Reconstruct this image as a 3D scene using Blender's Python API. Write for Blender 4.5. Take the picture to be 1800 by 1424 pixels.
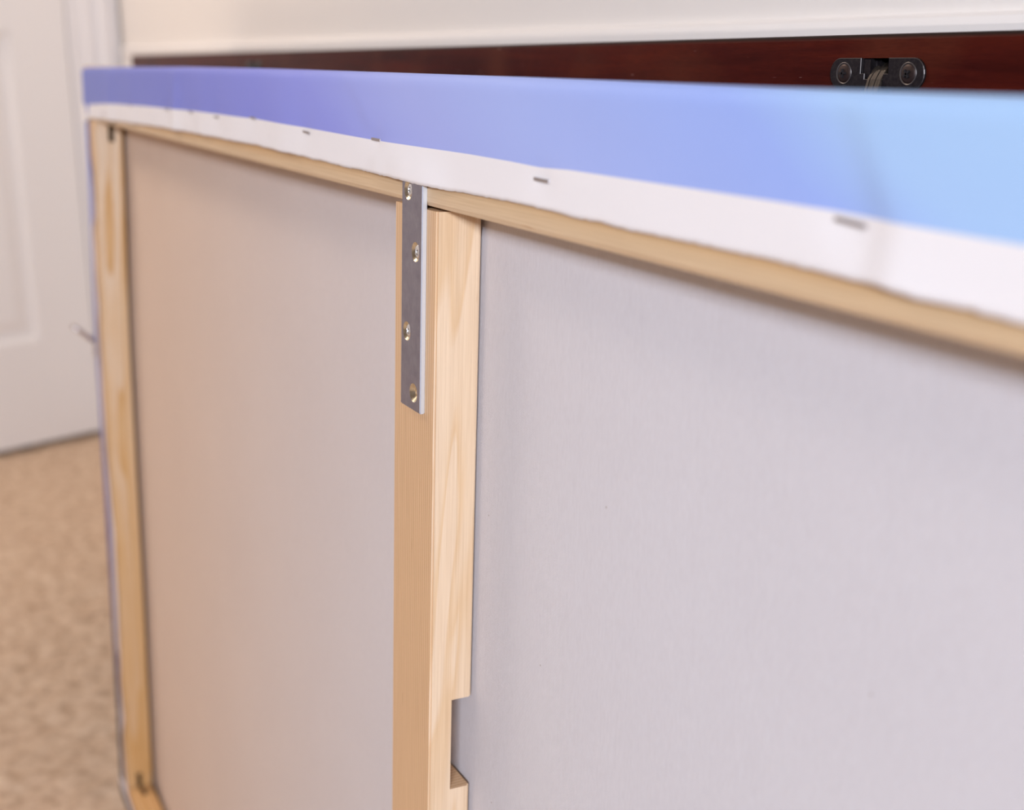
import bpy, bmesh, math, random
from mathutils import Vector, Matrix
random.seed(7)
for o in list(bpy.data.objects): bpy.data.objects.remove(o, do_unlink=True)
scn = bpy.context.scene
COL = scn.collection
MM = 0.001

# ------------------------------------------------------------------ camera
cam_d = bpy.data.cameras.new('camera'); cam = bpy.data.objects.new('camera', cam_d); COL.objects.link(cam)
right = Vector((0.45462151, 0.89068294, -0.00178544)); down = Vector((0.23640641, -0.12259852, -0.9638888)); fwd = Vector((-0.8587382, 0.43778249, -0.26629908))
M = Matrix((right, -down, -fwd)).transposed().to_4x4()
M.translation = Vector((1.33213196, -0.17960266, 0.80532116))
cam.matrix_world = M
cam_d.sensor_fit = 'HORIZONTAL'; cam_d.sensor_width = 36.0; cam_d.lens = 2222.128 / 1800 * 36
cam_d.clip_start = 0.01
cam_d.dof.use_dof = True; cam_d.dof.focus_distance = 0.525; cam_d.dof.aperture_fstop = 7.4; cam_d.dof.aperture_blades = 0
scn.camera = cam

# ------------------------------------------------------------------ light and exposure
w = bpy.data.worlds.new('world'); scn.world = w; w.use_nodes = True
bg = w.node_tree.nodes['Background']; bg.inputs[0].default_value = (0.140, 0.095, 0.072, 1); bg.inputs[1].default_value = 1.0
def area(name, loc, target, sx, sy, power, col):
    d = bpy.data.lights.new(name, 'AREA'); d.shape = 'RECTANGLE'; d.size = sx; d.size_y = sy; d.energy = power; d.color = col
    o = bpy.data.objects.new(name, d); COL.objects.link(o); o.location = loc
    o.rotation_euler = (Vector(target) - Vector(loc)).to_track_quat('-Z', 'Y').to_euler()
    return o
area('window_light', (2.96, -1.22, 1.39), (1.0, 0.0, 0.72), 0.7, 0.05, 66, (0.88, 0.96, 1.10))
area('ceiling_light', (-1.0, -0.95, 2.3), (-0.55, -0.5, 0.0), 0.6, 0.6, 31, (1.0, 0.84, 0.70))
vs = scn.view_settings
scn.display_settings.display_device = 'sRGB'
vs.view_transform = 'Standard'; vs.look = 'None'; vs.exposure = 0.10; vs.gamma = 1.0; vs.use_curve_mapping = False

# ------------------------------------------------------------------ helpers
def link(o, parent=None):
    COL.objects.link(o)
    if parent: o.parent = parent
    return o
def tag(o, label=None, cat=None, group=None, kind=None):
    for k, v in (('label', label), ('category', cat), ('group', group), ('kind', kind)):
        if v: o[k] = v
    return o
def obj(name, bm, m, parent=None, smooth=False):
    me = bpy.data.meshes.new(name); bm.normal_update(); bm.to_mesh(me); bm.free()
    for mm in (m if isinstance(m, (list, tuple)) else [m]): me.materials.append(mm)
    if smooth:
        for p in me.polygons: p.use_smooth = True
    return link(bpy.data.objects.new(name, me), parent)
def empty(name, loc, rot=(0, 0, 0)):
    o = bpy.data.objects.new(name, None); o.location = loc; o.rotation_euler = rot; o.empty_display_size = 0.05
    return link(o)
def box(bm, lo, hi, bev=0.0, seg=2):
    r = bmesh.ops.create_cube(bm, size=1.0)
    vs_ = r['verts']
    for v in vs_:
        v.co = Vector([(lo[i] + hi[i]) / 2 + v.co[i] * (hi[i] - lo[i]) for i in range(3)])
    if bev > 0:
        es = list({e for v in vs_ for e in v.link_edges})
        bmesh.ops.bevel(bm, geom=es, offset=bev, segments=seg, affect='EDGES', profile=0.5)
def prism(bm, poly, mapf, a, b):
    """poly: list of 2D points, extruded from a to b; mapf(p, t) -> 3D"""
    va = [bm.verts.new(mapf(p, a)) for p in poly]; vb = [bm.verts.new(mapf(p, b)) for p in poly]
    n = len(poly)
    bm.faces.new(va); bm.faces.new(vb[::-1])
    for i in range(n): bm.faces.new((va[(i + 1) % n], va[i], vb[i], vb[(i + 1) % n]))
    bmesh.ops.recalc_face_normals(bm, faces=bm.faces[:])
def bevel_all(bm, off, seg=2, ang=30):
    es = [e for e in bm.edges if len(e.link_faces) == 2 and e.calc_face_angle(0) > math.radians(ang)]
    bmesh.ops.bevel(bm, geom=es, offset=off, segments=seg, affect='EDGES', profile=0.5)
def tube(bm, pts, r, n=8):
    rings = []
    for i, p in enumerate(pts):
        p = Vector(p); t = (Vector(pts[min(i + 1, len(pts) - 1)]) - Vector(pts[max(i - 1, 0)])).normalized()
        u = t.orthogonal().normalized() if i == 0 else (u - t * u.dot(t)).normalized()
        v = t.cross(u); rr = r[i] if isinstance(r, (list, tuple)) else r
        rings.append([bm.verts.new(p + u * rr * math.cos(2 * math.pi * k / n) + v * rr * math.sin(2 * math.pi * k / n)) for k in range(n)])
    for a, b in zip(rings, rings[1:]):
        for k in range(n): bm.faces.new((a[k], a[(k + 1) % n], b[(k + 1) % n], b[k]))
    bm.faces.new(rings[0][::-1]); bm.faces.new(rings[-1])
    bmesh.ops.recalc_face_normals(bm, faces=bm.faces[:])
def lathe(bm, prof, mapf, n=24):
    """prof: (r, h) points, first and last may have r 0; mapf(x, y, h) -> 3D"""
    rings = []
    for r, h in prof:
        rings.append([bm.verts.new(mapf(r * math.cos(2 * math.pi * k / n), r * math.sin(2 * math.pi * k / n), h)) for k in range(n)] if r > 0 else [bm.verts.new(mapf(0, 0, h))])
    for a, b in zip(rings, rings[1:]):
        for k in range(n):
            q = [a[k % len(a)], a[(k + 1) % len(a)], b[(k + 1) % len(b)], b[k % len(b)]]
            q2 = []
            for v in q:
                if v not in q2: q2.append(v)
            if len(q2) > 2: bm.faces.new(q2)
    bmesh.ops.recalc_face_normals(bm, faces=bm.faces[:])
def boolean(o, cutters):
    for c in cutters:
        md = o.modifiers.new('cut', 'BOOLEAN'); md.operation = 'DIFFERENCE'; md.object = c; md.solver = 'EXACT'; md.material_mode = 'TRANSFER'
    bpy.context.view_layer.update()
    dg = bpy.context.evaluated_depsgraph_get()
    me = bpy.data.meshes.new_from_object(o.evaluated_get(dg)); o.modifiers.clear()
    old = o.data; o.data = me; bpy.data.meshes.remove(old)
    for c in cutters:
        m_ = c.data; bpy.data.objects.remove(c); bpy.data.meshes.remove(m_)
def interp(tab, x):
    if x <= tab[0][0]: return tab[0][1]
    for (x0, y0), (x1, y1) in zip(tab, tab[1:]):
        if x <= x1:
            t = (x - x0) / (x1 - x0); return y0 + (y1 - y0) * t
    return tab[-1][1]
def sstep(a, b, x):
    t = min(1, max(0, (x - a) / (b - a))); return t * t * (3 - 2 * t)
def gauss(x, c, s): return math.exp(-((x - c) / s) ** 2)

# ------------------------------------------------------------------ materials
def mat(name, rough=0.6, metal=0.0, col=(0.8, 0.8, 0.8), spec=0.5):
    m = bpy.data.materials.new(name); m.use_nodes = True
    b = m.node_tree.nodes['Principled BSDF']
    b.inputs['Base Color'].default_value = (*col, 1); b.inputs['Roughness'].default_value = rough
    b.inputs['Metallic'].default_value = metal; b.inputs['Specular IOR Level'].default_value = spec
    return m, m.node_tree, b
class NT:
    def __init__(s, nt): s.nt = nt
    def n(s, t, **kw):
        x = s.nt.nodes.new(t)
        for k, v in kw.items(): setattr(x, k, v)
        return x
    def l(s, a, b): s.nt.links.new(a, b)
    def coord(s, out='Object'): return s.n('ShaderNodeTexCoord').outputs[out]
    def mapping(s, vec, sc=(1, 1, 1), loc=(0, 0, 0), rot=(0, 0, 0)):
        m = s.n('ShaderNodeMapping'); m.inputs['Scale'].default_value = sc; m.inputs['Location'].default_value = loc; m.inputs['Rotation'].default_value = rot
        s.l(vec, m.inputs['Vector']); return m.outputs[0]
    def noise(s, vec, scale, detail=2, rough=0.5, dist=0.0):
        m = s.n('ShaderNodeTexNoise'); m.inputs['Scale'].default_value = scale; m.inputs['Detail'].default_value = detail
        m.inputs['Roughness'].default_value = rough; m.inputs['Distortion'].default_value = dist
        s.l(vec, m.inputs['Vector']); return m.outputs['Fac']
    def math(s, op, a, b=None, clamp=False):
        m = s.n('ShaderNodeMath', operation=op); m.use_clamp = clamp
        for i, v in enumerate((a, b)):
            if v is None: continue
            if isinstance(v, (int, float)): m.inputs[i].default_value = v
            else: s.l(v, m.inputs[i])
        return m.outputs[0]
    def ramp(s, fac, stops, interp='LINEAR'):
        r = s.n('ShaderNodeValToRGB'); r.color_ramp.interpolation = interp
        e = r.color_ramp.elements
        while len(e) < len(stops): e.new(0.5)
        for i, (p, c) in enumerate(stops):
            e[i].position = p; e[i].color = (*c, 1) if len(c) == 3 else c
        s.l(fac, r.inputs[0]); return r.outputs[0]
    def mix(s, fac, a, b, blend='MIX'):
        m = s.n('ShaderNodeMix', data_type='RGBA', blend_type=blend)
        for i, v in ((0, fac), (6, a), (7, b)):
            if isinstance(v, (int, float)): m.inputs[i].default_value = v
            elif isinstance(v, tuple): m.inputs[i].default_value = (*v, 1)
            else: s.l(v, m.inputs[i])
        return m.outputs[2]
    def sep(s, vec):
        m = s.n('ShaderNodeSeparateXYZ'); s.l(vec, m.inputs[0]); return m.outputs
    def maprange(s, v, a, b, c=0.0, d=1.0, smooth=False):
        m = s.n('ShaderNodeMapRange'); m.interpolation_type = 'SMOOTHSTEP' if smooth else 'LINEAR'
        for i, x in enumerate((a, b, c, d)): m.inputs[i + 1].default_value = x
        s.l(v, m.inputs[0]); return m.outputs[0]
    def bump(s, h, b, strength=0.3, dist=0.001):
        m = s.n('ShaderNodeBump'); m.inputs['Strength'].default_value = strength; m.inputs['Distance'].default_value = dist
        s.l(h, m.inputs['Height']); s.l(m.outputs[0], b.inputs['Normal'])

def pine(name, grain, across, spacing, warp, cols, warpscale=6.0, rough=0.55, seed=0.0, depthk=0.35, flat=None, fsc=(3.0, 34.0, 3.2), fk=5.0, heart=None):
    """Growth rings as a solid texture: the phase runs along axis `across`, grain along axis `grain`."""
    m, nt, b = mat(name, rough); t = NT(nt); co = t.coord()
    ax = 'XYZ'; sc = [1.0, 1.0, 1.0]; sc[ax.index(grain)] = 0.11
    v = t.mapping(co, sc=tuple(sc), loc=(seed, seed * 1.7, seed * 0.6))
    n1 = t.noise(v, warpscale, 2, 0.45); n2 = t.noise(v, warpscale * 9, 2, 0.5)
    xyz = t.sep(co); other = [a for a in ax if a not in (grain, across)][0]
    ph = t.math('ADD', xyz[ax.index(across)], t.math('MULTIPLY', n1, warp))
    ph = t.math('ADD', ph, t.math('MULTIPLY', n2, warp * 0.05))
    ph = t.math('ADD', ph, t.math('MULTIPLY', xyz[ax.index(other)], depthk))
    ph = t.math('FRACT', t.math('DIVIDE', ph, spacing))
    c = t.ramp(ph, [(0.0, cols[0]), (0.55, cols[1]), (0.86, cols[2]), (0.94, cols[2]), (1.0, cols[0])])
    if flat:      # the plain-sawn side of the stick: broad cathedral figure instead of tight lines
        fn = t.noise(t.mapping(co, sc=fsc, loc=(0.3, 7.7, 1.2)), 1.0, 2, 0.5, 0.6)
        fp = t.math('FRACT', t.math('MULTIPLY', fn, fk))
        cf = t.ramp(fp, [(0.0, flat[0]), (0.6, flat[1]), (0.9, flat[2]), (1.0, flat[0])])
        nx = t.math('ABSOLUTE', t.sep(t.coord('Normal'))[0])
        c = t.mix(t.maprange(nx, 0.6, 0.8), c, cf)
    if heart: c = t.mix(t.maprange(t.sep(co)[2], heart[0], heart[1], 0.0, 0.65, True), c, heart[2])   # the stick runs into heartwood
    # fine fibres and resin flecks
    sc2 = [1400.0, 1400.0, 1400.0]; sc2[ax.index(grain)] = 22.0
    f = t.noise(t.mapping(co, sc=tuple(sc2)), 1.0, 2, 0.6)
    c = t.mix(0.5, c, t.ramp(f, [(0.3, (0.78, 0.72, 0.66)), (0.6, (1, 1, 1))]), 'MULTIPLY')
    sc3 = [700.0, 700.0, 700.0]; sc3[ax.index(grain)] = 45.0
    k = t.noise(t.mapping(co, sc=tuple(sc3), loc=(3.1, 0.4, 9.0)), 1.0, 1, 0.5)
    c = t.mix(t.maprange(k, 0.75, 0.84), c, (0.46, 0.26, 0.13))
    t.l(c, b.inputs['Base Color'])
    t.bump(f, b, 0.25, 0.0004)
    return m
PALE = ((0.80, 0.60, 0.405), (0.78, 0.565, 0.365), (0.66, 0.415, 0.225))
M_brace = pine('pine_brace', 'Z', 'X', 0.0021, 0.0065, ((0.72, 0.50, 0.305), (0.68, 0.445, 0.255), (0.55, 0.315, 0.155)), 5.0, seed=2.3, depthk=0.06, flat=((0.745, 0.565, 0.395), (0.725, 0.54, 0.365), (0.685, 0.475, 0.285)))
M_stile = pine('pine_stile', 'Z', 'Y', 0.012, 0.055, ((0.76, 0.57, 0.38), (0.70, 0.475, 0.27), (0.62, 0.36, 0.16)), 7.0, seed=5.2, depthk=0.5, flat=((0.74, 0.59, 0.44), (0.70, 0.49, 0.285), (0.60, 0.355, 0.145)), fsc=(3.0, 30.0, 2.6), fk=4.0, heart=(0.72, 0.15, (0.60, 0.345, 0.125)))
M_rail = pine('pine_rail', 'X', 'Z', 0.016, 0.050, ((0.66, 0.50, 0.34), (0.63, 0.455, 0.275), (0.56, 0.33, 0.14)), 6.0, seed=8.4, depthk=0.3)
M_raw = pine('pine_bottom', 'X', 'Y', 0.010, 0.03, ((0.74, 0.50, 0.26), (0.70, 0.42, 0.18), (0.58, 0.30, 0.10)), 7.0, seed=1.4)

def weave(t, b, co, strength=0.25, period=0.00062):
    xyz = t.sep(co); k = 2 * math.pi / period
    a = t.math('SINE', t.math('MULTIPLY', xyz[0], k)); c = t.math('SINE', t.math('MULTIPLY', xyz[2], k))
    h = t.math('MULTIPLY', a, c)
    n = t.noise(t.mapping(co, sc=(900, 900, 250)), 1.0, 2, 0.6)
    h = t.math('ADD', t.math('MULTIPLY', h, 0.5), n)
    t.bump(h, b, strength, 0.0006)
    return h
# back of the canvas
m, nt, b = mat('canvas_back', 0.85, spec=0.2); t = NT(nt); co = t.coord(); xyz = t.sep(co)
h = weave(t, b, co, 0.5); WV = h
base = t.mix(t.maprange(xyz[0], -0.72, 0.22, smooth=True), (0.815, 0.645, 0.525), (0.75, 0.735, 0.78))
cl = t.noise(co, 9.0, 3, 0.55)
base = t.mix(0.2, base, t.ramp(cl, [(0.3, (0.88, 0.86, 0.86)), (0.7, (1, 1, 1))]), 'MULTIPLY')
th = t.noise(t.mapping(co, sc=(900, 900, 60)), 1.0, 2, 0.6)
base = t.mix(0.12, base, t.ramp(th, [(0.35, (0.9, 0.88, 0.88)), (0.6, (1, 1, 1))]), 'MULTIPLY')
base = t.mix(1.0, base, t.ramp(WV, [(0.15, (0.90, 0.89, 0.89)), (0.85, (1.0, 1.0, 1.0))]), 'MULTIPLY')
vo = t.n('ShaderNodeTexVoronoi'); vo.inputs['Scale'].default_value = 62.0; t.l(co, vo.inputs['Vector'])
sp = t.math('LESS_THAN', vo.outputs['Distance'], 0.028)
gate = t.math('GREATER_THAN', t.sep(vo.outputs['Color'])[0], 0.55)
base = t.mix(t.math('MULTIPLY', t.math('MULTIPLY', sp, gate), 0.6), base, (0.33, 0.26, 0.22))
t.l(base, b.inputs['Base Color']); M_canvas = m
# printed face / folded edge: UV.y is the distance in mm above the printed border, UV.x the distance in m along the edge
def print_mat(name, stops, white):
    m, nt, b = mat(name, 0.62, spec=0.35); t = NT(nt); co = t.coord(); xyz = t.sep(co)
    uv = t.sep(t.coord('UV'))
    weave(t, b, co, 0.16)
    nz = t.noise(t.mapping(co, sc=(4, 4, 9)), 1.6, 2, 0.5)
    u = t.math('ADD', uv[0], t.math('MULTIPLY', t.math('SUBTRACT', nz, 0.5), 0.06))
    u = t.math('ADD', u, t.math('MULTIPLY', uv[1], 0.0011))
    c = t.ramp(u, stops)
    isp = t.maprange(uv[1], -0.15, 0.15)
    c = t.mix(isp, white, c)
    t.l(c, b.inputs['Base Color']); return m
W_EDGE = (0.83, 0.81, 0.83)
M_print_top = print_mat('canvas_fold_top', [(0.0, (0.205, 0.25, 0.62)), (0.25, (0.205, 0.235, 0.67)), (0.38, (0.235, 0.265, 0.75)), (0.45, (0.27, 0.305, 0.79)), (0.515, (0.36, 0.42, 0.83)), (0.58, (0.37, 0.46, 0.86)), (0.655, (0.315, 0.435, 0.87)), (0.69, (0.37, 0.56, 0.87)), (0.8, (0.38, 0.60, 0.86))], W_EDGE)
M_print_left = print_mat('canvas_fold_left', [(0.0, (0.30, 0.36, 0.70)), (0.25, (0.22, 0.23, 0.52)), (0.45, (0.14, 0.12, 0.33)), (0.60, (0.08, 0.055, 0.15)), (0.74, (0.025, 0.02, 0.04)), (0.9, (0.03, 0.025, 0.06))], (0.78, 0.70, 0.70))
m, nt, b = mat('printed_front', 0.6); t = NT(nt); xyz = t.sep(t.coord())
t.l(t.ramp(t.maprange(xyz[2], 0, 0.8), [(0, (0.06, 0.05, 0.14)), (0.5, (0.22, 0.2, 0.45)), (1, (0.34, 0.40, 0.8))]), b.inputs['Base Color']); M_front = m

# metals
m, nt, b = mat('zinc_plate', 0.34, 1.0, (0.56, 0.53, 0.57)); t = NT(nt); co = t.coord()
n = t.noise(co, 160, 4, 0.65); t.l(t.ramp(n, [(0.3, (0.24, 0.225, 0.275)), (0.7, (0.31, 0.295, 0.345))]), b.inputs['Base Color'])
s = t.noise(t.mapping(co, sc=(2600, 300, 260), rot=(0, 0.5, 0)), 1.0, 2, 0.6)
t.l(t.maprange(s, 0.3, 0.75, 0.27, 0.45), b.inputs['Roughness']); t.bump(n, b, 0.08, 0.0003); M_zinc = m
m, nt, b = mat('plate_edge_glint', 0.5, 0.7, (0.74, 0.79, 0.86)); t = NT(nt)  # paler than the plate face: window glint painted into the edge colour
n = t.noise(t.coord(), 1500, 2, 0.6); t.bump(n, b, 0.3, 0.0002); M_zinc_glint = m
m, nt, b = mat('yellow_zinc', 0.30, 1.0, (0.72, 0.64, 0.47)); t = NT(nt)
t.l(t.ramp(t.noise(t.coord(), 900, 2), [(0.35, (0.60, 0.52, 0.37)), (0.65, (0.78, 0.73, 0.60))]), b.inputs['Base Color']); M_screw = m
m, nt, b = mat('screw_steel', 0.22, 1.0, (0.72, 0.72, 0.72)); M_steel = m
m, nt, b = mat('staple_steel', 0.35, 1.0, (0.42, 0.38, 0.38)); M_staple = m
m, nt, b = mat('hanger_steel', 0.28, 1.0, (0.62, 0.57, 0.56)); M_hang = m
m, nt, b = mat('hinge_black', 0.42, 0.75, (0.035, 0.028, 0.03)); t = NT(nt)
n = t.noise(t.coord(), 700, 3, 0.6); t.l(t.ramp(n, [(0.4, (0.019, 0.015, 0.018)), (0.85, (0.045, 0.038, 0.038))]), b.inputs['Base Color']); M_hinge = m
m, nt, b = mat('hinge_edge', 0.4, 0.8, (0.13, 0.115, 0.11)); M_hinge_edge = m
m, nt, b = mat('hinge_screw', 0.45, 0.6, (0.050, 0.030, 0.025)); M_hscrew = m
m, nt, b = mat('hinge_link', 0.5, 0.5, (0.2, 0.15, 0.1)); t = NT(nt)
n = t.noise(t.mapping(t.coord(), sc=(4000, 300, 300)), 1.0, 2); t.l(t.ramp(n, [(0.35, (0.02, 0.015, 0.012)), (0.65, (0.075, 0.055, 0.042))]), b.inputs['Base Color']); M_link = m
m, nt, b = mat('slot_shade', 0.8, col=(0.30, 0.165, 0.075)); M_slot_shade = m  # end grain in the wedge slots, darkened to paint in their shade
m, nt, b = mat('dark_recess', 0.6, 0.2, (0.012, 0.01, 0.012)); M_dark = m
# mahogany lacquer
m, nt, b = mat('mahogany', 0.36, spec=0.05); t = NT(nt); co = t.coord()
g = t.noise(t.mapping(co, sc=(5, 110, 110)), 1.0, 4, 0.6, 0.4)
c = t.ramp(g, [(0.28, (0.034, 0.0035, 0.0025)), (0.5, (0.064, 0.007, 0.004)), (0.72, (0.105, 0.013, 0.005))])
bl = t.noise(co, 11, 2, 0.5)
c = t.mix(t.maprange(bl, 0.5, 0.72), c, (0.10, 0.022, 0.010))
f = t.noise(t.mapping(co, sc=(160, 1400, 1400)), 1.0, 2, 0.6)
c = t.mix(0.5, c, t.ramp(f, [(0.35, (0.6, 0.55, 0.55)), (0.65, (1, 1, 1))]), 'MULTIPLY')
sc_ = t.noise(t.mapping(co, sc=(95, 700, 1500), rot=(0, 0.05, 0)), 1.0, 1, 0.5)
c = t.mix(t.maprange(sc_, 0.765, 0.80), c, (0.42, 0.27, 0.24))
xyz = t.sep(co)
c = t.mix(t.math('MULTIPLY', t.maprange(xyz[2], -0.0022, -0.0008), t.math('LESS_THAN', xyz[2], -0.00015)), c, (0.016, 0.008, 0.006))   # darker band along the top arris
t.l(c, b.inputs['Base Color']); t.bump(f, b, 0.12, 0.0004); M_wood = m
# room
def wall_mat(name, col, sc=160.0, st=0.25):
    m, nt, b = mat(name, 0.85, spec=0.25); t = NT(nt); co = t.coord()
    n = t.noise(co, sc, 3, 0.55); t.bump(n, b, st, 0.002)
    v = t.noise(co, 1.3, 2); t.l(t.mix(0.5, col, t.ramp(v, [(0.3, tuple(x * 0.96 for x in col)), (0.7, col)])), b.inputs['Base Color']); return m
M_wall = wall_mat('cream_wall_paint', (0.875, 0.835, 0.795))
M_trim = wall_mat('white_trim_paint', (0.86, 0.835, 0.84), 30, 0.05)
M_door = wall_mat('white_door_paint', (0.88, 0.85, 0.835), 60, 0.06)
M_rail_paint = wall_mat('cream_rail_paint', (0.86, 0.83, 0.81), 60, 0.06)
m, nt, b = mat('beige_carpet', 0.95, spec=0.05); t = NT(nt); co = t.coord()
a = t.noise(co, 55, 4, 0.65); c = t.noise(co, 14, 3, 0.6)
k = t.ramp(a, [(0.32, (0.62, 0.44, 0.30)), (0.5, (0.83, 0.625, 0.455)), (0.68, (0.92, 0.73, 0.56))])
k = t.mix(0.45, k, t.ramp(c, [(0.35, (0.88, 0.84, 0.82)), (0.6, (1, 1, 1))]), 'MULTIPLY')
fz = t.noise(co, 420, 3, 0.7)
k = t.mix(0.5, k, t.ramp(fz, [(0.3, (0.82, 0.78, 0.75)), (0.65, (1, 1, 1))]), 'MULTIPLY')
t.l(k, b.inputs['Base Color']); t.bump(t.math('ADD', fz, a), b, 0.7, 0.006); M_carpet = m
m, nt, b = mat('door_gap_shadow', 0.9, col=(0.05, 0.04, 0.035)); M_gap = m

# ------------------------------------------------------------------ the room
YW = 0.3455                                   # back wall
P0 = Vector((-1.38302860, 0.00928551, 0)); DD = Vector((-0.310599, 0.950541, 0)).normalized(); NN = Vector((DD.y, -DD.x, 0))   # left wall line, its normal into the room
S_COR = (YW - P0.y) / DD.y
XC = P0.x + DD.x * S_COR
def wl(s, d, z): return P0 + DD * s + NN * d + Vector((0, 0, z))      # along the left wall, out from it, up

# carpet: uneven tufted surface near the frame, plain beyond
from mathutils import noise as mn
bm = bmesh.new()
def axis(lo, a, b, hi, fine, coarse):
    r = []; x = lo
    while x < hi - 1e-6:
        r.append(x); x += fine if a <= x < b else coarse
    r.append(hi); return r
xs = axis(-2.6, -1.75, 0.15, 4.2, 0.0085, 0.15); ys = axis(-3.2, -0.62, 0.345, 0.345, 0.0085, 0.15)
grid = []
for x in xs:
    row = []
    for y in ys:
        q = Vector((x * 55, y * 55, 0.3))
        z = 0.0045 * mn.noise(q) + 0.003 * mn.noise(q * 2.3 + Vector((4, 1, 7))) + 0.002 * mn.noise(Vector((x * 9, y * 9, 2)))
        row.append(bm.verts.new((x, y, z)))
    grid.append(row)
for i in range(len(xs) - 1):
    for j in range(len(ys) - 1):
        bm.faces.new((grid[i][j], grid[i + 1][j], grid[i + 1][j + 1], grid[i][j + 1]))
tag(obj('floor', bm, M_carpet, smooth=True), 'beige cut pile carpet floor', kind='structure')

bm = bmesh.new(); box(bm, (XC - 0.05, YW, -0.02), (4.2, YW + 0.1, 2.44))
tag(obj('wall_back', bm, M_wall), 'cream painted back wall behind the dark table', kind='structure')
# left wall with the doorway: pieces around the opening
D_S0, D_S1, D_TOP = -0.575, 0.232, 2.03
def wbox(bm, s0, s1, d0, d1, z0, z1, bev=0.0):
    b2 = bmesh.new(); box(b2, (s0, d0, z0), (s1, d1, z1), bev)
    for v in b2.verts: v.co = wl(v.co.x, v.co.y, v.co.z)
    bmesh.ops.recalc_face_normals(b2, faces=b2.faces[:])
    me = bpy.data.meshes.new('tmp'); b2.to_mesh(me); b2.free(); bm.from_mesh(me); bpy.data.meshes.remove(me)
bm = bmesh.new()
wbox(bm, D_S1 + 0.025, S_COR + 0.03, -0.11, -0.006, -0.02, 2.44); wbox(bm, -3.0, D_S0 - 0.025, -0.11, -0.006, -0.02, 2.44)
wbox(bm, D_S0 - 0.025, D_S1 + 0.025, -0.11, -0.006, D_TOP + 0.025, 2.44)
tag(obj('wall_left', bm, M_wall), 'cream painted left wall around the door', kind='structure')
# door: slab with recessed moulded panels
door = empty('door_1', wl((D_S0 + D_S1) / 2, 0, 0)); tag(door, 'white panelled door left of the canvas', kind='structure')
def dobj(name, bm, m, parent=door):
    off = door.location
    for v in bm.verts: v.co = v.co - off
    return obj(name, bm, m, parent)
zb = 0.014
PZ = [(0.234, 0.853), (1.01, 1.62), (1.74, 1.93)]; PS = [(D_S0 + 0.108, D_S0 + 0.345), (D_S1 - 0.345, D_S1 - 0.118)]
bm = bmesh.new(); wbox(bm, D_S0, D_S1, -0.035, -0.0115, zb, D_TOP - 0.003)
dobj('door_core', bm, M_door)
for s0, s1 in ((D_S0, PS[0][0]), (PS[0][1], PS[1][0]), (PS[1][1], D_S1)):
    bm = bmesh.new(); wbox(bm, s0, s1, -0.0115, 0, zb, D_TOP - 0.003, 0.0015); dobj('door_stile', bm, M_door)
zr = [zb] + [z for p in PZ for z in p] + [D_TOP - 0.003]
for s0, s1 in PS:
    for k in range(0, len(zr), 2):
        bm = bmesh.new(); wbox(bm, s0 - 0.0005, s1 + 0.0005, -0.0115, 0, zr[k], zr[k + 1], 0.0015); dobj('door_rail', bm, M_door)
for s0, s1 in PS:
    for z0, z1 in PZ:
        bm = bmesh.new()          # sloped sticking round the panel, then the raised field
        fr = [(0, 0.0), (0.007, -0.004), (0.012, -0.0095), (0.024, -0.0105), (0.046, -0.003)]
        rings = [[bm.verts.new(wl(a, d, c)) for a, c in ((s0 + o_, z0 + o_), (s1 - o_, z0 + o_), (s1 - o_, z1 - o_), (s0 + o_, z1 - o_))] for o_, d in fr]
        for r0, r1 in zip(rings, rings[1:]):
            for k in range(4): bm.faces.new((r0[k], r0[(k + 1) % 4], r1[(k + 1) % 4], r1[k]))
        bm.faces.new(rings[-1]); bmesh.ops.recalc_face_normals(bm, faces=bm.faces[:])
        dobj('door_panel', bm, M_door)
bm = bmesh.new(); wbox(bm, D_S0, D_S1, -0.06, -0.036, -0.01, 0.04)
dobj('door_gap_shade', bm, M_gap)  # dark strip standing in for the shade in the gap under the door
bm = bmesh.new()
lathe(bm, [(0.0, 0.062), (0.018, 0.06), (0.027, 0.048), (0.024, 0.035), (0.011, 0.026), (0.011, 0.008), (0.030, 0.006), (0.031, 0.0)], lambda x, y, h: wl(D_S0 + 0.065 + x, h, 0.92 + y))
dobj('door_knob', bm, M_screw)
# jamb and casing
def casing(name, s0, s1, z0, z1, label, flip=False):
    bm = bmesh.new()
    prof = [(0, 0.0), (0, 0.009), (0.004, 0.013), (0.013, 0.014), (0.019, 0.008), (0.024, 0.009), (0.034, 0.017), (0.044, 0.020), (0.052, 0.019), (0.058, 0.013), (0.064, 0.016), (0.070, 0.016), (0.0725, 0.012), (0.0725, 0.0)]
    wdt = s1 - s0; k = wdt / 0.0725
    prism(bm, [((s1 - p[0] * k) if flip else (s0 + p[0] * k), p[1] - 0.006) for p in prof], lambda p, z: wl(p[0], p[1], z), z0, z1)
    return tag(obj(name, bm, M_trim), label, kind='structure')
casing('trim_1', 0.268, 0.345, 0, 2.10, 'white door casing in the corner of the room')
casing('trim_2', D_S0 - 0.108, D_S0 - 0.031, 0, 2.10, 'white door casing on the latch side', True)
bm = bmesh.new(); wbox(bm, D_S1 + 0.003, 0.275, -0.11, 0.0008, 0, D_TOP + 0.02, 0.001); wbox(bm, D_S0 - 0.036, D_S0 - 0.003, -0.11, 0.0008, 0, D_TOP + 0.02, 0.001)
tag(obj('trim_3', bm, M_trim), 'white door jamb around the closed door', kind='structure')
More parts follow.
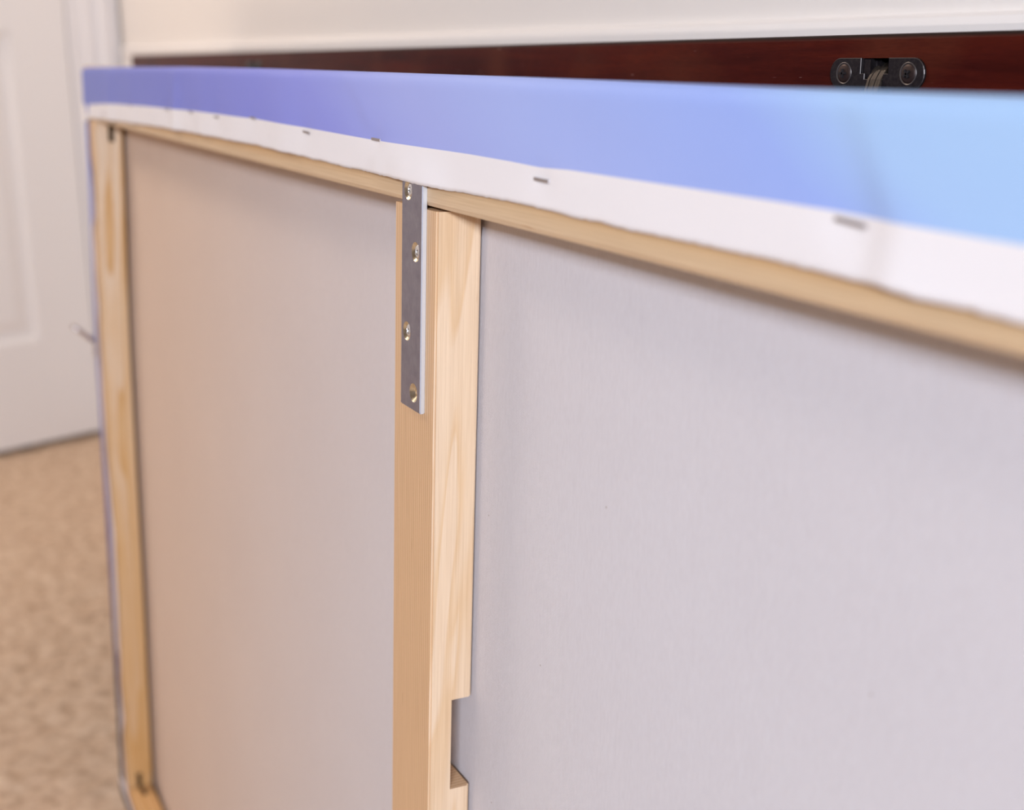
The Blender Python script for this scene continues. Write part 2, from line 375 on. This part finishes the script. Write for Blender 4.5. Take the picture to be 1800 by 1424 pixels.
# chair rail and baseboard on the back wall
bm = bmesh.new()
prism(bm, [(0, 0.772), (-0.004, 0.772), (-0.007, 0.782), (-0.006, 0.806), (-0.0085, 0.812), (-0.0085, 0.8205), (-0.006, 0.8245), (0, 0.8268)], lambda p, x: Vector((x, YW + p[0], p[1])), XC + 0.02, 4.2)
tag(obj('trim_4', bm, M_rail_paint), 'slim cream chair rail along the back wall', kind='structure')
bm = bmesh.new()
prism(bm, [(0, -0.01), (-0.014, -0.01), (-0.014, 0.07), (-0.009, 0.082), (-0.006, 0.09), (0, 0.09)], lambda p, x: Vector((x, YW + p[0], p[1])), XC + 0.02, 4.2)
tag(obj('baseboard_back', bm, M_trim), 'white baseboard along the back wall', kind='structure')
bm = bmesh.new(); wbox(bm, -3.0, D_S0 - 0.11, -0.006, 0.008, -0.01, 0.09, 0.002)
tag(obj('baseboard_left', bm, M_trim), 'white baseboard along the left wall', kind='structure')

# ------------------------------------------------------------------ the dark folding table
TX0, TX1 = -0.6145, 1.62; TYF, TYB = 0.193, 0.328; TTH = 0.030
HX = (0.025, 0.9275)
tabz = 0.8130
table = empty('console_table', (0.5, 0.26, 0.0)); tag(table, 'long dark mahogany drop-leaf table with black hinges standing behind the canvas', 'table')
def tobj(name, bm, m, parent=table, smooth=False):
    off = table.location
    for v in bm.verts: v.co = v.co - off
    return obj(name, bm, m, parent, smooth)
# the top: its own origin at the top front arris, and a hair of slope to the left
top_pivot = Vector((0.80, TYF, tabz)); slope = math.atan(0.0044)
bm = bmesh.new()
box(bm, (TX0 - top_pivot.x, 0, -TTH), (TX1 - top_pivot.x, TYB - TYF, 0), 0.0022, 3)
top = obj('table_top', bm, M_wood, table)
top.location = top_pivot - table.location; top.rotation_euler = (0, -slope, 0)
cuts = []
for hx in HX:
    c2 = bmesh.new(); box(c2, (hx - top_pivot.x - 0.0080, -0.01, -0.0245), (hx - top_pivot.x + 0.0080, 0.016, -0.0094))
    c = obj('cutter', c2, M_dark); c.matrix_world = Matrix.Translation(top_pivot) @ Matrix.Rotation(-slope, 4, 'Y'); cuts.append(c)
bpy.context.view_layer.update(); boolean(top, cuts)
# hanging leaf
bm = bmesh.new(); box(bm, (TX0 + 0.004, TYF - 0.022, 0.33), (TX1 - 0.004, TYF + 0.002, tabz - TTH - 0.010), 0.004, 2)
tobj('drop_leaf', bm, M_wood)
bm = bmesh.new(); box(bm, (TX0 + 0.12, TYF + 0.035, 0.68), (TX1 - 0.12, TYF + 0.055, 0.775), 0.002); tobj('apron', bm, M_wood)
def leg(x, y, sz, ztop):
    bm = bmesh.new(); n = 4
    prof = [(0.0, sz * 0.30), (0.02, sz * 0.34), (ztop - 0.14, sz * 0.5), (ztop, sz * 0.5)]
    rings = [[bm.verts.new((x + sx * r, y + sy * r, z)) for sx, sy in ((-1, -1), (1, -1), (1, 1), (-1, 1))] for z, r in prof]
    for a, b_ in zip(rings, rings[1:]):
        for k in range(4): bm.faces.new((a[k], a[(k + 1) % 4], b_[(k + 1) % 4], b_[k]))
    bm.faces.new(rings[0][::-1]); bm.faces.new(rings[-1]); bevel_all(bm, 0.002, 2)
    tobj('leg', bm, M_wood)
for x in (TX0 + 0.09, TX1 - 0.09):
    for y in (TYF + 0.058, TYB - 0.028): leg(x, y, 0.042, 0.779)
# gate legs swung out: the canvas leans on them
for x in (0.36, 1.38):
    bm = bmesh.new(); box(bm, (x - 0.019, 0.0620, 0.0), (x + 0.019, 0.098, 0.745), 0.003); tobj('gate_leg', bm, M_wood)
    for z in (0.14, 0.70):
        bm = bmesh.new(); box(bm, (x - 0.011, 0.097, z), (x + 0.011, TYF + 0.04, z + 0.035), 0.002); tobj('gate_rail', bm, M_wood)

def make_hinge(hx):
    """Hinge in the edge of the top. local u along the edge, w up, d out of the edge (towards the viewer)."""
    hz = -0.01545 + 0.0044 * (hx - top_pivot.x) * 0
    base = Vector((hx - top_pivot.x, 0, hz))
    P = lambda u, w, d: base + Vector((u, -d, w))
    hw, hh, th = 0.0272, 0.00615, 0.0011
    prof = []
    for k in range(13):
        a = -math.pi / 2 + math.pi * k / 12; prof.append((hw - hh + hh * math.cos(a), hh * math.sin(a)))
    # slot cut out of the upper middle, stepped as on the real casting
    prof += [(0.0072, hh), (0.0072, 0.0), (0.0045, 0.0), (0.0045, -0.0022), (-0.0062, -0.0022), (-0.0062, 0.0), (-0.0086, 0.0), (-0.0086, hh)]
    for k in range(13):
        a = math.pi / 2 + math.pi * k / 12; prof.append((-(hw - hh) + hh * math.cos(a), hh * math.sin(a)))
    bm = bmesh.new(); prism(bm, prof, lambda p, d: P(p[0], p[1], d), -0.0002, th)
    es = [e for e in bm.edges if all(abs(v.co.y + th) < 1e-6 for v in e.verts) and len(e.link_faces) == 2]
    r = bmesh.ops.bevel(bm, geom=es, offset=0.00022, segments=1, affect='EDGES')
    for f in r['faces']: f.material_index = 1
    h = obj('hinge', bm, [M_hinge, M_hinge_edge], top)
    h['label'] = 'black oblong metal hinge plate let into the table edge'
    # dark pocket behind the slot, with a dull steel block on its left
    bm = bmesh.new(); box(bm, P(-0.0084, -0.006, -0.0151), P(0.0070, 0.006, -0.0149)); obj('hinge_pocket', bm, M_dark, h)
    bm = bmesh.new(); box(bm, P(-0.0084, -0.0018, -0.013), P(-0.0036, 0.0058, 0.0001), 0.0003); obj('hinge_block', bm, M_hinge, h)
    bm = bmesh.new(); box(bm, P(-0.0036, -0.0018, -0.013), P(-0.0008, 0.0056, -0.003), 0.0003); obj('hinge_block', bm, M_hinge, h)
    # stack of thin link plates running out of the pocket and down to the leaf
    for i, u in enumerate((-0.0036, -0.0020, -0.0004, 0.0012, 0.0028)):
        bm = bmesh.new(); tw = 0.0013
        path = [(-0.014, 0.0050), (-0.009, 0.0046), (-0.0045, 0.0032), (-0.0015, 0.0008), (0.0008, -0.0025), (0.0022, -0.007), (0.0026, -0.013), (0.0022, -0.022)]
        hwid = 0.0022 if i % 2 == 0 else 0.0016
        a = []
        for j, (d, wv) in enumerate(path):
            q0 = Vector(path[max(j - 1, 0)]); q1 = Vector(path[min(j + 1, len(path) - 1)]); tt = (q1 - q0).normalized(); nr = Vector((-tt.y, tt.x))
            o1 = Vector((d, wv)) + nr * hwid * 0.4; o2 = Vector((d, wv)) - nr * hwid * 1.3
            a.append([bm.verts.new(P(u + du, q.y, q.x)) for q in (o1, o2) for du in (0, tw)])
        for r0, r1 in zip(a, a[1:]):
            for k0, k1 in ((0, 1), (1, 3), (3, 2), (2, 0)): bm.faces.new((r0[k0], r0[k1], r1[k1], r1[k0]))
        bm.faces.new((a[0][0], a[0][1], a[0][3], a[0][2])); bm.faces.new((a[-1][0], a[-1][2], a[-1][3], a[-1][1]))
        bmesh.ops.recalc_face_normals(bm, faces=bm.faces[:])
        obj('hinge_link', bm, M_link, h)
    # two countersunk cross-head screws in their rims
    for u, rot in ((-0.0185, 0.05), (0.0185, 0.65)):
        bm = bmesh.new()
        lathe(bm, [(0.0046, th - 0.0001), (0.0045, th + 0.00022), (0.0041, th + 0.00022), (0.0038, th - 0.00005)], lambda x, y, hgt: P(u + x, y, hgt), 28)
        obj('screw_rim', bm, M_hinge_edge, h, True)
        bm = bmesh.new()
        lathe(bm, [(0.0039, th - 0.0002), (0.0037, th + 0.00015), (0.0028, th + 0.0004), (0.0, th + 0.00055)], lambda x, y, hgt: P(u + x, y, hgt), 28)
        s_ = obj('screw', bm, M_hscrew, h, True)
        # cross recess as raised-lip dark channels
        cb = bmesh.new()
        for k in range(2):
            aa = rot + k * math.pi / 2
            b3 = bmesh.new(); box(b3, (-0.0018, -0.00042, -0.001), (0.0018, 0.00042, 0.0013))
            for v in b3.verts:
                x, y, z = v.co; v.co = P(u + x * math.cos(aa) - y * math.sin(aa), x * math.sin(aa) + y * math.cos(aa), th + z)
            bmesh.ops.recalc_face_normals(b3, faces=b3.faces[:])
            me = bpy.data.meshes.new('t'); b3.to_mesh(me); b3.free(); cb.from_mesh(me); bpy.data.meshes.remove(me)
        obj('screw_slot', cb, M_dark, h)
    return h
for hx in HX: make_hinge(hx)

# ------------------------------------------------------------------ the stretched canvas, seen from behind
H, LEN, BAR, DEP = 798.0, 1680.0, 51.0, 26.0
X0 = LEN / 2
ALPHA = math.radians(2.0)
art = empty('stretched_canvas', (X0 * MM, 0, 0), (-ALPHA, 0, 0))
tag(art, 'large blue stretched canvas on pine bars, its back facing out, leaning on the dark table', 'painting')
def L(x, y, z): return Vector(((x - X0) * MM, -z * MM, (y + H) * MM))     # mm: x along, y down from the top edge (negative), z out of the back
BOWX = [(-798, 0), (-700, 0), (-528, -1), (-433, -5), (-339, -8), (-272, -10), (-206, -7), (-118, 0), (0, 4)]
def bow(y): return interp(BOWX, y)
SB = 53.0
BB = 33.0                                                                  # bottom bar (its foot sinks into the pile)
# rails: mitred, back face at z = 0, eased arrises
def rail_top():
    bm = bmesh.new(); N = 60
    prof = [(-2.4, -2.0), (-4.0, 0.0), (-(BAR - 2.2), 0.0), (-(BAR - 0.6), -0.7), (-BAR, -2.4), (-BAR, -23.0), (-(BAR - 1), -24.0), (-8, -26.5), (-6.5, -29.1), (-3.6, -29.1), (-2.4, -27.5)]
    rings = []
    for i in range(N + 1):
        f = i / N; ring = []
        for (y, z) in prof:
            xa = -y * SB / BAR + 0.6; xb = LEN + y * SB / BAR - 0.6
            ring.append(bm.verts.new(L(xa + (xb - xa) * f, y - 0.8, z)))
        rings.append(ring)
    n = len(prof)
    for a, b_ in zip(rings, rings[1:]):
        for k in range(n): bm.faces.new((a[k], a[(k + 1) % n], b_[(k + 1) % n], b_[k]))
    bm.faces.new(rings[0]); bm.faces.new(rings[-1][::-1]); bmesh.ops.recalc_face_normals(bm, faces=bm.faces[:])
    return obj('stretcher_bar', bm, M_rail, art)
def rail_bottom():
    bm = bmesh.new()
    prof = [(0.0, -2.0), (2.0, 0.0), (BB - 2, 0.0), (BB, -2.0), (BB, -24.0), (BB - 1, -25.0), (6, -26.5), (5, -29.1), (0.0, -29.1)]
    rings = [[bm.verts.new(L(x_ + s_ * (y * SB / BB), -H + y, z)) for y, z in prof] for x_, s_ in ((0.6, 1), (LEN - 0.6, -1))]
    n = len(prof)
    for k in range(n): bm.faces.new((rings[0][k], rings[0][(k + 1) % n], rings[1][(k + 1) % n], rings[1][k]))
    bm.faces.new(rings[0]); bm.faces.new(rings[1][::-1]); bmesh.ops.recalc_face_normals(bm, faces=bm.faces[:])
    return obj('stretcher_bar', bm, M_raw, art)
def stile(side):
    bm = bmesh.new(); N = 40
    prof = [(0.0, -2.0), (2.0, 0.0), (SB - 1.5, 0.0), (SB, -1.5), (SB, -24.6), (SB - 1.0, -25.4), (8, -26.6), (6.5, -29.1), (2.0, -29.1), (0.0, -27.5)]
    rings = []
    for i in range(N + 1):
        f = i / N; ring = []
        for x, z in prof:
            ya = -x * BAR / SB - 0.9; yb = -H + x * BB / SB + 0.5; y = ya + (yb - ya) * f
            xx = x + 0.6 + bow(y)
            ring.append(bm.verts.new(L(xx if side < 0 else LEN - xx, y, z)))
        rings.append(ring)
    n = len(prof)
    for a, b_ in zip(rings, rings[1:]):
        for k in range(n): bm.faces.new((a[k], a[(k + 1) % n], b_[(k + 1) % n], b_[k]))
    bm.faces.new(rings[0]); bm.faces.new(rings[-1][::-1]); bmesh.ops.recalc_face_normals(bm, faces=bm.faces[:])
    return obj('stretcher_bar', bm, M_stile, art)
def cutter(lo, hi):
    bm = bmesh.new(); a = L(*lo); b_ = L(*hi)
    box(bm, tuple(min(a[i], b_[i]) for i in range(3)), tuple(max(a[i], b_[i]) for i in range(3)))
    o = obj('cutter', bm, M_slot_shade, art); return o
rail_top(); rb = rail_bottom(); st = stile(-1); stile(1)
bpy.context.view_layer.update()
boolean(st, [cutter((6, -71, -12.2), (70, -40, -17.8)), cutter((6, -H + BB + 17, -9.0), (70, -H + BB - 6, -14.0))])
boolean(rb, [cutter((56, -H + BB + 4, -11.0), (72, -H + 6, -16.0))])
# the dark insides of the wedge slots
# cross brace with its empty half-lap notch
BX0, BX1, BD = 817.9, 862.4, 20.3
YT, YBt = -52.9, -(H - BB) + 0.3
bm = bmesh.new()
poly = [(YT, 0), (YT, -BD), (-271.6, -BD), (-271.6, -10.7), (-316.7, -10.7), (-316.7, -BD), (YBt, -BD), (YBt, 0)]
prism(bm, poly, lambda p, x: L(x, p[0], p[1]), BX0, BX1)
es = [e for e in bm.edges if len(e.link_faces) == 2 and e.calc_face_angle(0) > 0.5 and abs((e.verts[0].co - e.verts[1].co).normalized().z) > 0.9]
bmesh.ops.bevel(bm, geom=es, offset=0.0009, segments=2, affect='EDGES')
brace = obj('cross_brace', bm, M_brace, art)
# the linen itself: inner face (touching the brace, standing off the bars' inner edges), front and wrapped edges
def cz(x, y): return -29.5 + 7.2 * gauss(x, 845, 190) * sstep(-1, -60, y) * sstep(-H + 1, -H + 60, y)
bm = bmesh.new()
cx = [0, 25, 52, 100, 180, 260, 340, 420, 500, 580, 660, 720, 780, 818, 840, 862, 900, 950, 1000, 1060, 1120, 1200, 1300, 1400, 1500, 1628, 1655, 1680]
cy = [-0.3, -25, -47, -51, -60, -90] + [-90 - (H - 135) * i / 24 for i in range(1, 24)] + [-H + 45, -H + 20, -H + 0.4]
def cgrid(dz, mi):
    v = [[bm.verts.new(L(x + (bow(y) * (1 - min(1, x / 400)) if x < 400 else 0), y, cz(x, y) + dz)) for y in cy] for x in cx]
    for i in range(len(cx) - 1):
        for j in range(len(cy) - 1): bm.faces.new((v[i][j], v[i + 1][j], v[i + 1][j + 1], v[i][j + 1])).material_index = mi
    return v
va = cgrid(0, 0); vb = cgrid(-0.5, 1)
loop = [(i, 0) for i in range(len(cx))] + [(len(cx) - 1, j) for j in range(1, len(cy))] + [(i, len(cy) - 1) for i in range(len(cx) - 2, -1, -1)] + [(0, j) for j in range(len(cy) - 2, 0, -1)]
for (i, j), (k, l) in zip(loop, loop[1:] + loop[:1]): bm.faces.new((va[i][j], va[k][l], vb[k][l], vb[i][j])).material_index = 1
bmesh.ops.recalc_face_normals(bm, faces=bm.faces[:])
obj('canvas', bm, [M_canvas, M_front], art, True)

# top fold: printed, then the bare white margin, cut by hand and stapled
CUT = [(0, -50), (43, -49.5), (110, -47.5), (227, -45.5), (330, -43.6), (431, -42.4), (607, -41.4), (662, -41.8), (752, -42.7), (828, -42.6), (860, -43.2), (930, -42.2), (1006, -43.0), (1063, -42.7), (1100, -42.9), (1114, -42.7), (1127, -43.7), (1157, -44.3), (1700, -44)]
BRD = [(0, -70), (22, -60), (30, -37.5), (34, -36.8), (100, -34), (166, -32), (289, -29.7), (474, -27.4), (608, -26.7), (696, -27.3), (793, -28.2), (894, -27.9), (929, -28.2), (950, -28.7), (970, -28.0), (1073, -27.8), (1098, -27.9), (1118, -28.4), (1154, -28.9), (1700, -29)]
TOPY = [(0, -2.2), (60, -1.8), (120, -1.2), (245, -0.2), (420, 1.0), (607, 1.3), (800, 1.0), (925, 0.7), (1068, -0.1), (1150, -0.2), (1700, 0)]
def foldz(x, y):
    """height of the fabric off the bar"""
    c = interp(CUT, x); v = min(1, max(0, y / c))            # 0 at the top edge, 1 at the cut
    z = 0.45 + 0.35 * v
    z += 2.0 * sstep(40, 6, abs(x - 842)) * sstep(-26, -42, y)                      # lies over the mending plate
    xc = 1115 - max(0.0, y + 28) * 0.62                                             # slanting slack beside the right-hand staple
    z += 1.5 * sstep(xc - 7, xc + 6, x) * math.exp(-max(0, x - xc - 6) / 45.0) * (0.25 + 0.75 * v)
    z += 1.0 * sstep(1075, 1112, x) * sstep(1165, 1120, x) * v ** 4
    xc = 794 - max(0.0, y + 28) * 1.4
    z += 0.9 * sstep(xc - 9, xc + 8, x) * math.exp(-max(0, x - xc - 8) / 40.0) * (0.3 + v * 0.7)
    for cx, wd, am in ((150, 16, 2.4), (245, 20, 1.3), (404, 14, 2.6), (480, 22, 1.0), (660, 24, 1.2), (560, 25, 0.8)):
        z += am * gauss(x, cx, wd) * (0.3 + 0.7 * v)
    z += 0.25 * mn.noise(Vector((x * 0.02, y * 0.06, 1.7))) + 0.25
    # staples pull it down
    for sx, sy in STAPLES:
        d2 = ((x - sx) / 9) ** 2 + ((y - sy) / 6) ** 2
        if d2 < 6: z -= (z - 0.35) * 0.75 * math.exp(-d2)
    return max(z, 0.3)
STAPLES = [(112, -42.5), (240, -31), (376, -29.6), (450, -28.6), (518, -29.2), (601, -26.4), (699, -29.6), (797, -27.8), (951.5, -32.8), (1103.7, -30.0), (1256, -30.5), (1405, -29.5), (1560, -31)]
def sheet(name, rows, uvs, mats, parent):
    bm = bmesh.new(); uvl = bm.loops.layers.uv.new('uv')
    vv = [[bm.verts.new(p) for p in r] for r in rows]
    for i in range(len(rows) - 1):
        for j in range(len(rows[0]) - 1):
            idx = ((i, j), (i + 1, j), (i + 1, j + 1), (i, j + 1))
            f = bm.faces.new([vv[a][b_] for a, b_ in idx])
            for lp, (a, b_) in zip(f.loops, idx): lp[uvl].uv = uvs[a][b_]
    bmesh.ops.recalc_face_normals(bm, faces=bm.faces[:])
    o = obj(name, bm, mats, parent, True)
    md = o.modifiers.new('thickness', 'SOLIDIFY'); md.thickness = 0.00042; md.offset = -1
    return o
rows, uvs = [], []
x = 2.0; xl = []
while x <= LEN - 2: xl.append(x); x += 2.5 if x < 1200 else 12
for x in xl:
    ty = interp(TOPY, x); c = interp(CUT, x) + 0.35 * mn.noise(Vector((x * 0.35, 0, 3))) + 0.5 * mn.noise(Vector((x * 0.06, 2, 3))); br = interp(BRD, x)
    row, uvr = [], []
    for y, z in ((ty - 0.2, -29.6), (ty + 0.1, -6.0), (ty, -3.2), (ty - 0.5, -1.6), (ty - 1.5, -0.3)):
        row.append(L(x, y, z)); uvr.append((x * MM * 0.6, y - br))
    NY = 26
    for j in range(NY + 1):
        y = ty - 3.0 + (c - ty + 3.0) * j / NY
        z = foldz(x, y) - (0.3 if j == 0 else 0)
        row.append(L(x, y, z)); uvr.append((x * MM * 0.6, y - br))
    rows.append(row); uvs.append(uvr)
sh = sheet('top_fold', rows, uvs, M_print_top, art); sh['label'] = 'blue printed fold of canvas with a white hand-cut margin'
# left fold: narrow, wavy, unevenly cut
LCUT = [(-798, 50), (-775, 46), (-755, 37), (-715, 33), (-682, 50), (-644, 37), (-593, 45), (-538, 52), (-507, 50), (-473, 53), (-422, 42), (-383, 33), (-328, 31), (-286, 35), (-253, 31), (-235, 40), (-196, 25), (-161, 24), (-142, 40), (-115, 40), (-80, 22), (-60, 22), (-47, 24)]
LBRD = [(-798, 16), (-696, 19), (-616, 26), (-607, 15), (-546, 18), (-473, 24), (-395, 14), (-335, 9), (-262, 11), (-216, 5), (-159, 3), (-145, 19), (-111, 23), (-72, 28), (-55, 26), (-47, 26)]
rows, uvs = [], []
y = -47.0
while y >= -H + 2:
    b0 = bow(y); c = interp(LCUT, y) + 1.5 * mn.noise(Vector((y * 0.05, 5, 1))); br = interp(LBRD, y) + 10; row, uvr = [], []
    lift = 0.5 + 0.7 * (0.5 + 0.5 * math.sin(y * 0.043)) + 0.5 * mn.noise(Vector((y * 0.03, 0, 9)))
    for x, z in ((-0.4, -29.6), (-0.7, -5), (-0.5, -2.2), (0.5, -0.4)):
        row.append(L(x + b0, y, z)); uvr.append((-y * MM, br - x))
    for j in range(13):
        x = 2.0 + (c - 2.0) * j / 12; v = j / 12
        row.append(L(x + b0, y, 0.4 + lift * v ** 1.5)); uvr.append((-y * MM, br - x))
    rows.append(row); uvs.append(uvr); y -= 4.0
sh = sheet('left_fold', rows, uvs, M_print_left, art); sh['label'] = 'narrow wavy fold of canvas along the left bar'
# right and bottom folds (bottom one mostly in the pile)
rows, uvs = [], []
for i in range(60):
    y = -47 - (H - 50) * i / 59; rows.append([L(LEN + 0.6, y, -29.6), L(LEN + 0.6, y, -2), L(LEN - 1, y, 0.5), L(LEN - 25, y, 1.0), L(LEN - 42, y, 1.2)]); uvs.append([(-y * MM, q) for q in (26, 22, 20, 2, -16)])
sheet('right_fold', rows, uvs, M_print_left, art)
rows, uvs = [], []
for i in range(160):
    x = 1 + (LEN - 2) * i / 159; k = 3 * math.sin(x * 0.05)
    rows.append([L(x, -H + 0.2, -29.6), L(x, -H + 0.1, -2), L(x, -H + 2, 0.6), L(x, -H + 12, 0.9), L(x, -H + 24 + k * 0.5, 1.3)]); uvs.append([(0.79, q) for q in (30, 24, 20, 8, -12)])
sheet('bottom_fold', rows, uvs, M_print_left, art)
# tucked corner: the margin folds back on itself in a small triangle
bm = bmesh.new()
tri = [(2, -36), (18, -37), (30, -50), (26, -53), (4, -54)]
prism(bm, tri, lambda p, z: L(p[0], p[1], z), 1.6, 2.1); obj('corner_fold', bm, M_trim, art)
# staples: flattened wire crowns with legs going into the bar
for i, (sx, sy) in enumerate(STAPLES):
    bm = bmesh.new(); ang = random.uniform(-0.05, 0.03) if i not in (8, 9) else (-0.02, -0.07)[i - 8]
    hl = 5.6; z0 = 0.95
    def R(u, v, z): return L(sx + u * math.cos(ang) - v * math.sin(ang), sy + u * math.sin(ang) + v * math.cos(ang), z)
    secs = [(-hl, -6.0), (-hl, z0 - 0.3), (-hl + 0.35, z0 + 0.25), (hl - 0.35, z0 + 0.25), (hl, z0 - 0.3), (hl, -6.0)]
    inn = [(-hl + 0.6, -6.0), (-hl + 0.6, z0 - 0.45), (-hl + 0.75, z0 - 0.3), (hl - 0.75, z0 - 0.3), (hl - 0.6, z0 - 0.45), (hl - 0.6, -6.0)]
    r = [[bm.verts.new(R(u, v, z)) for (u, z), v in ((secs[k], -0.55), (secs[k], 0.55), (inn[k], 0.55), (inn[k], -0.55))] for k in range(6)]
    for a, b_ in zip(r, r[1:]):
        for k in range(4): bm.faces.new((a[k], a[(k + 1) % 4], b_[(k + 1) % 4], b_[k]))
    bm.faces.new(r[0]); bm.faces.new(r[-1][::-1]); bmesh.ops.recalc_face_normals(bm, faces=bm.faces[:])
    o = obj('staple', bm, M_staple, art)
# mending plate over the joint of top bar and brace
PX0, PX1, PY0, PY1, PT = 831.2, 852.9, -37.9, -139.6, 2.35
HOLES = [(838.0, -46.2), (846.4, -71.1), (837.7, -106.2), (845.6, -131.8)]
bm = bmesh.new(); a = L(PX0, PY1, 0.02); b_ = L(PX1, PY0, PT)
box(bm, (a.x, b_.y, a.z), (b_.x, a.y, b_.z))
es = [e for e in bm.edges]
bmesh.ops.bevel(bm, geom=es, offset=0.00035, segments=2, affect='EDGES')
for f in bm.faces:
    f.normal_update()
    if f.normal.y > -0.9: f.material_index = 1
plate = obj('mending_plate', bm, [M_zinc, M_zinc_glint, M_screw], art)
plate['label'] = 'flat zinc mending plate with four countersunk holes'
cuts = []
for hx, hy in HOLES:
    c2 = bmesh.new(); lathe(c2, [(0.0, -1.0), (2.05, -1.0), (2.05, 0.6), (4.15, PT), (4.25, PT + 0.5), (0.0, PT + 0.5)], lambda x, y, h_: L(hx + x, hy + y, h_), 40)
    cuts.append(obj('cutter', c2, M_screw, art))
bpy.context.view_layer.update(); boolean(plate, cuts)
for hx, hy in HOLES[:3]:
    bm = bmesh.new()
    lathe(bm, [(0.0, 2.05), (1.0, 2.0), (2.4, 1.75), (3.2, 1.35), (3.3, 1.1), (1.9, 0.2), (1.6, -8), (0.0, -9)], lambda x, y, h_: L(hx + x, hy + y, h_), 36)
    sc = obj('screw', bm, M_steel, plate, True)
    cs = []
    for k in range(2):
        c2 = bmesh.new(); hl = 1.75; hw = 0.42
        p8 = [(-hl, -hw, 2.6), (hl, -hw, 2.6), (hl, hw, 2.6), (-hl, hw, 2.6), (-0.5, -hw * 0.6, 0.7), (0.5, -hw * 0.6, 0.7), (0.5, hw * 0.6, 0.7), (-0.5, hw * 0.6, 0.7)]
        rot = 0.3 + hx * 0.7 + k * math.pi / 2
        v8 = [c2.verts.new(L(hx + x * math.cos(rot) - y * math.sin(rot), hy + x * math.sin(rot) + y * math.cos(rot), z)) for x, y, z in p8]
        for q in ((0, 1, 2, 3), (4, 7, 6, 5), (0, 4, 5, 1), (1, 5, 6, 2), (2, 6, 7, 3), (3, 7, 4, 0)): c2.faces.new([v8[k2] for k2 in q])
        bmesh.ops.recalc_face_normals(c2, faces=c2.faces[:])
        cs.append(obj('cutter', c2, M_steel, art))
    bpy.context.view_layer.update(); boolean(sc, cs)
# ring hanger standing off the left bar
bm = bmesh.new(); a = L(-9.5, -292, 0.6); b_ = L(6, -275, 3.4)
box(bm, (a.x, b_.y, a.z), (b_.x, a.y, b_.z), 0.0006)
hang = obj('ring_hanger', bm, M_hang, art); hang['label'] = 'small steel ring hanger sticking out from the left bar'
bm = bmesh.new()
pts = []
for k in range(25):
    a = 2 * math.pi * k / 24; al = (1 - math.cos(a)) * 0.5; sd = math.sin(a) * 4.5
    pts.append(L(-3 + sd, -276 + al * 17, 3 + al * 20))
tube(bm, pts, 0.0021, 8); obj('ring', bm, M_hang, hang, True)
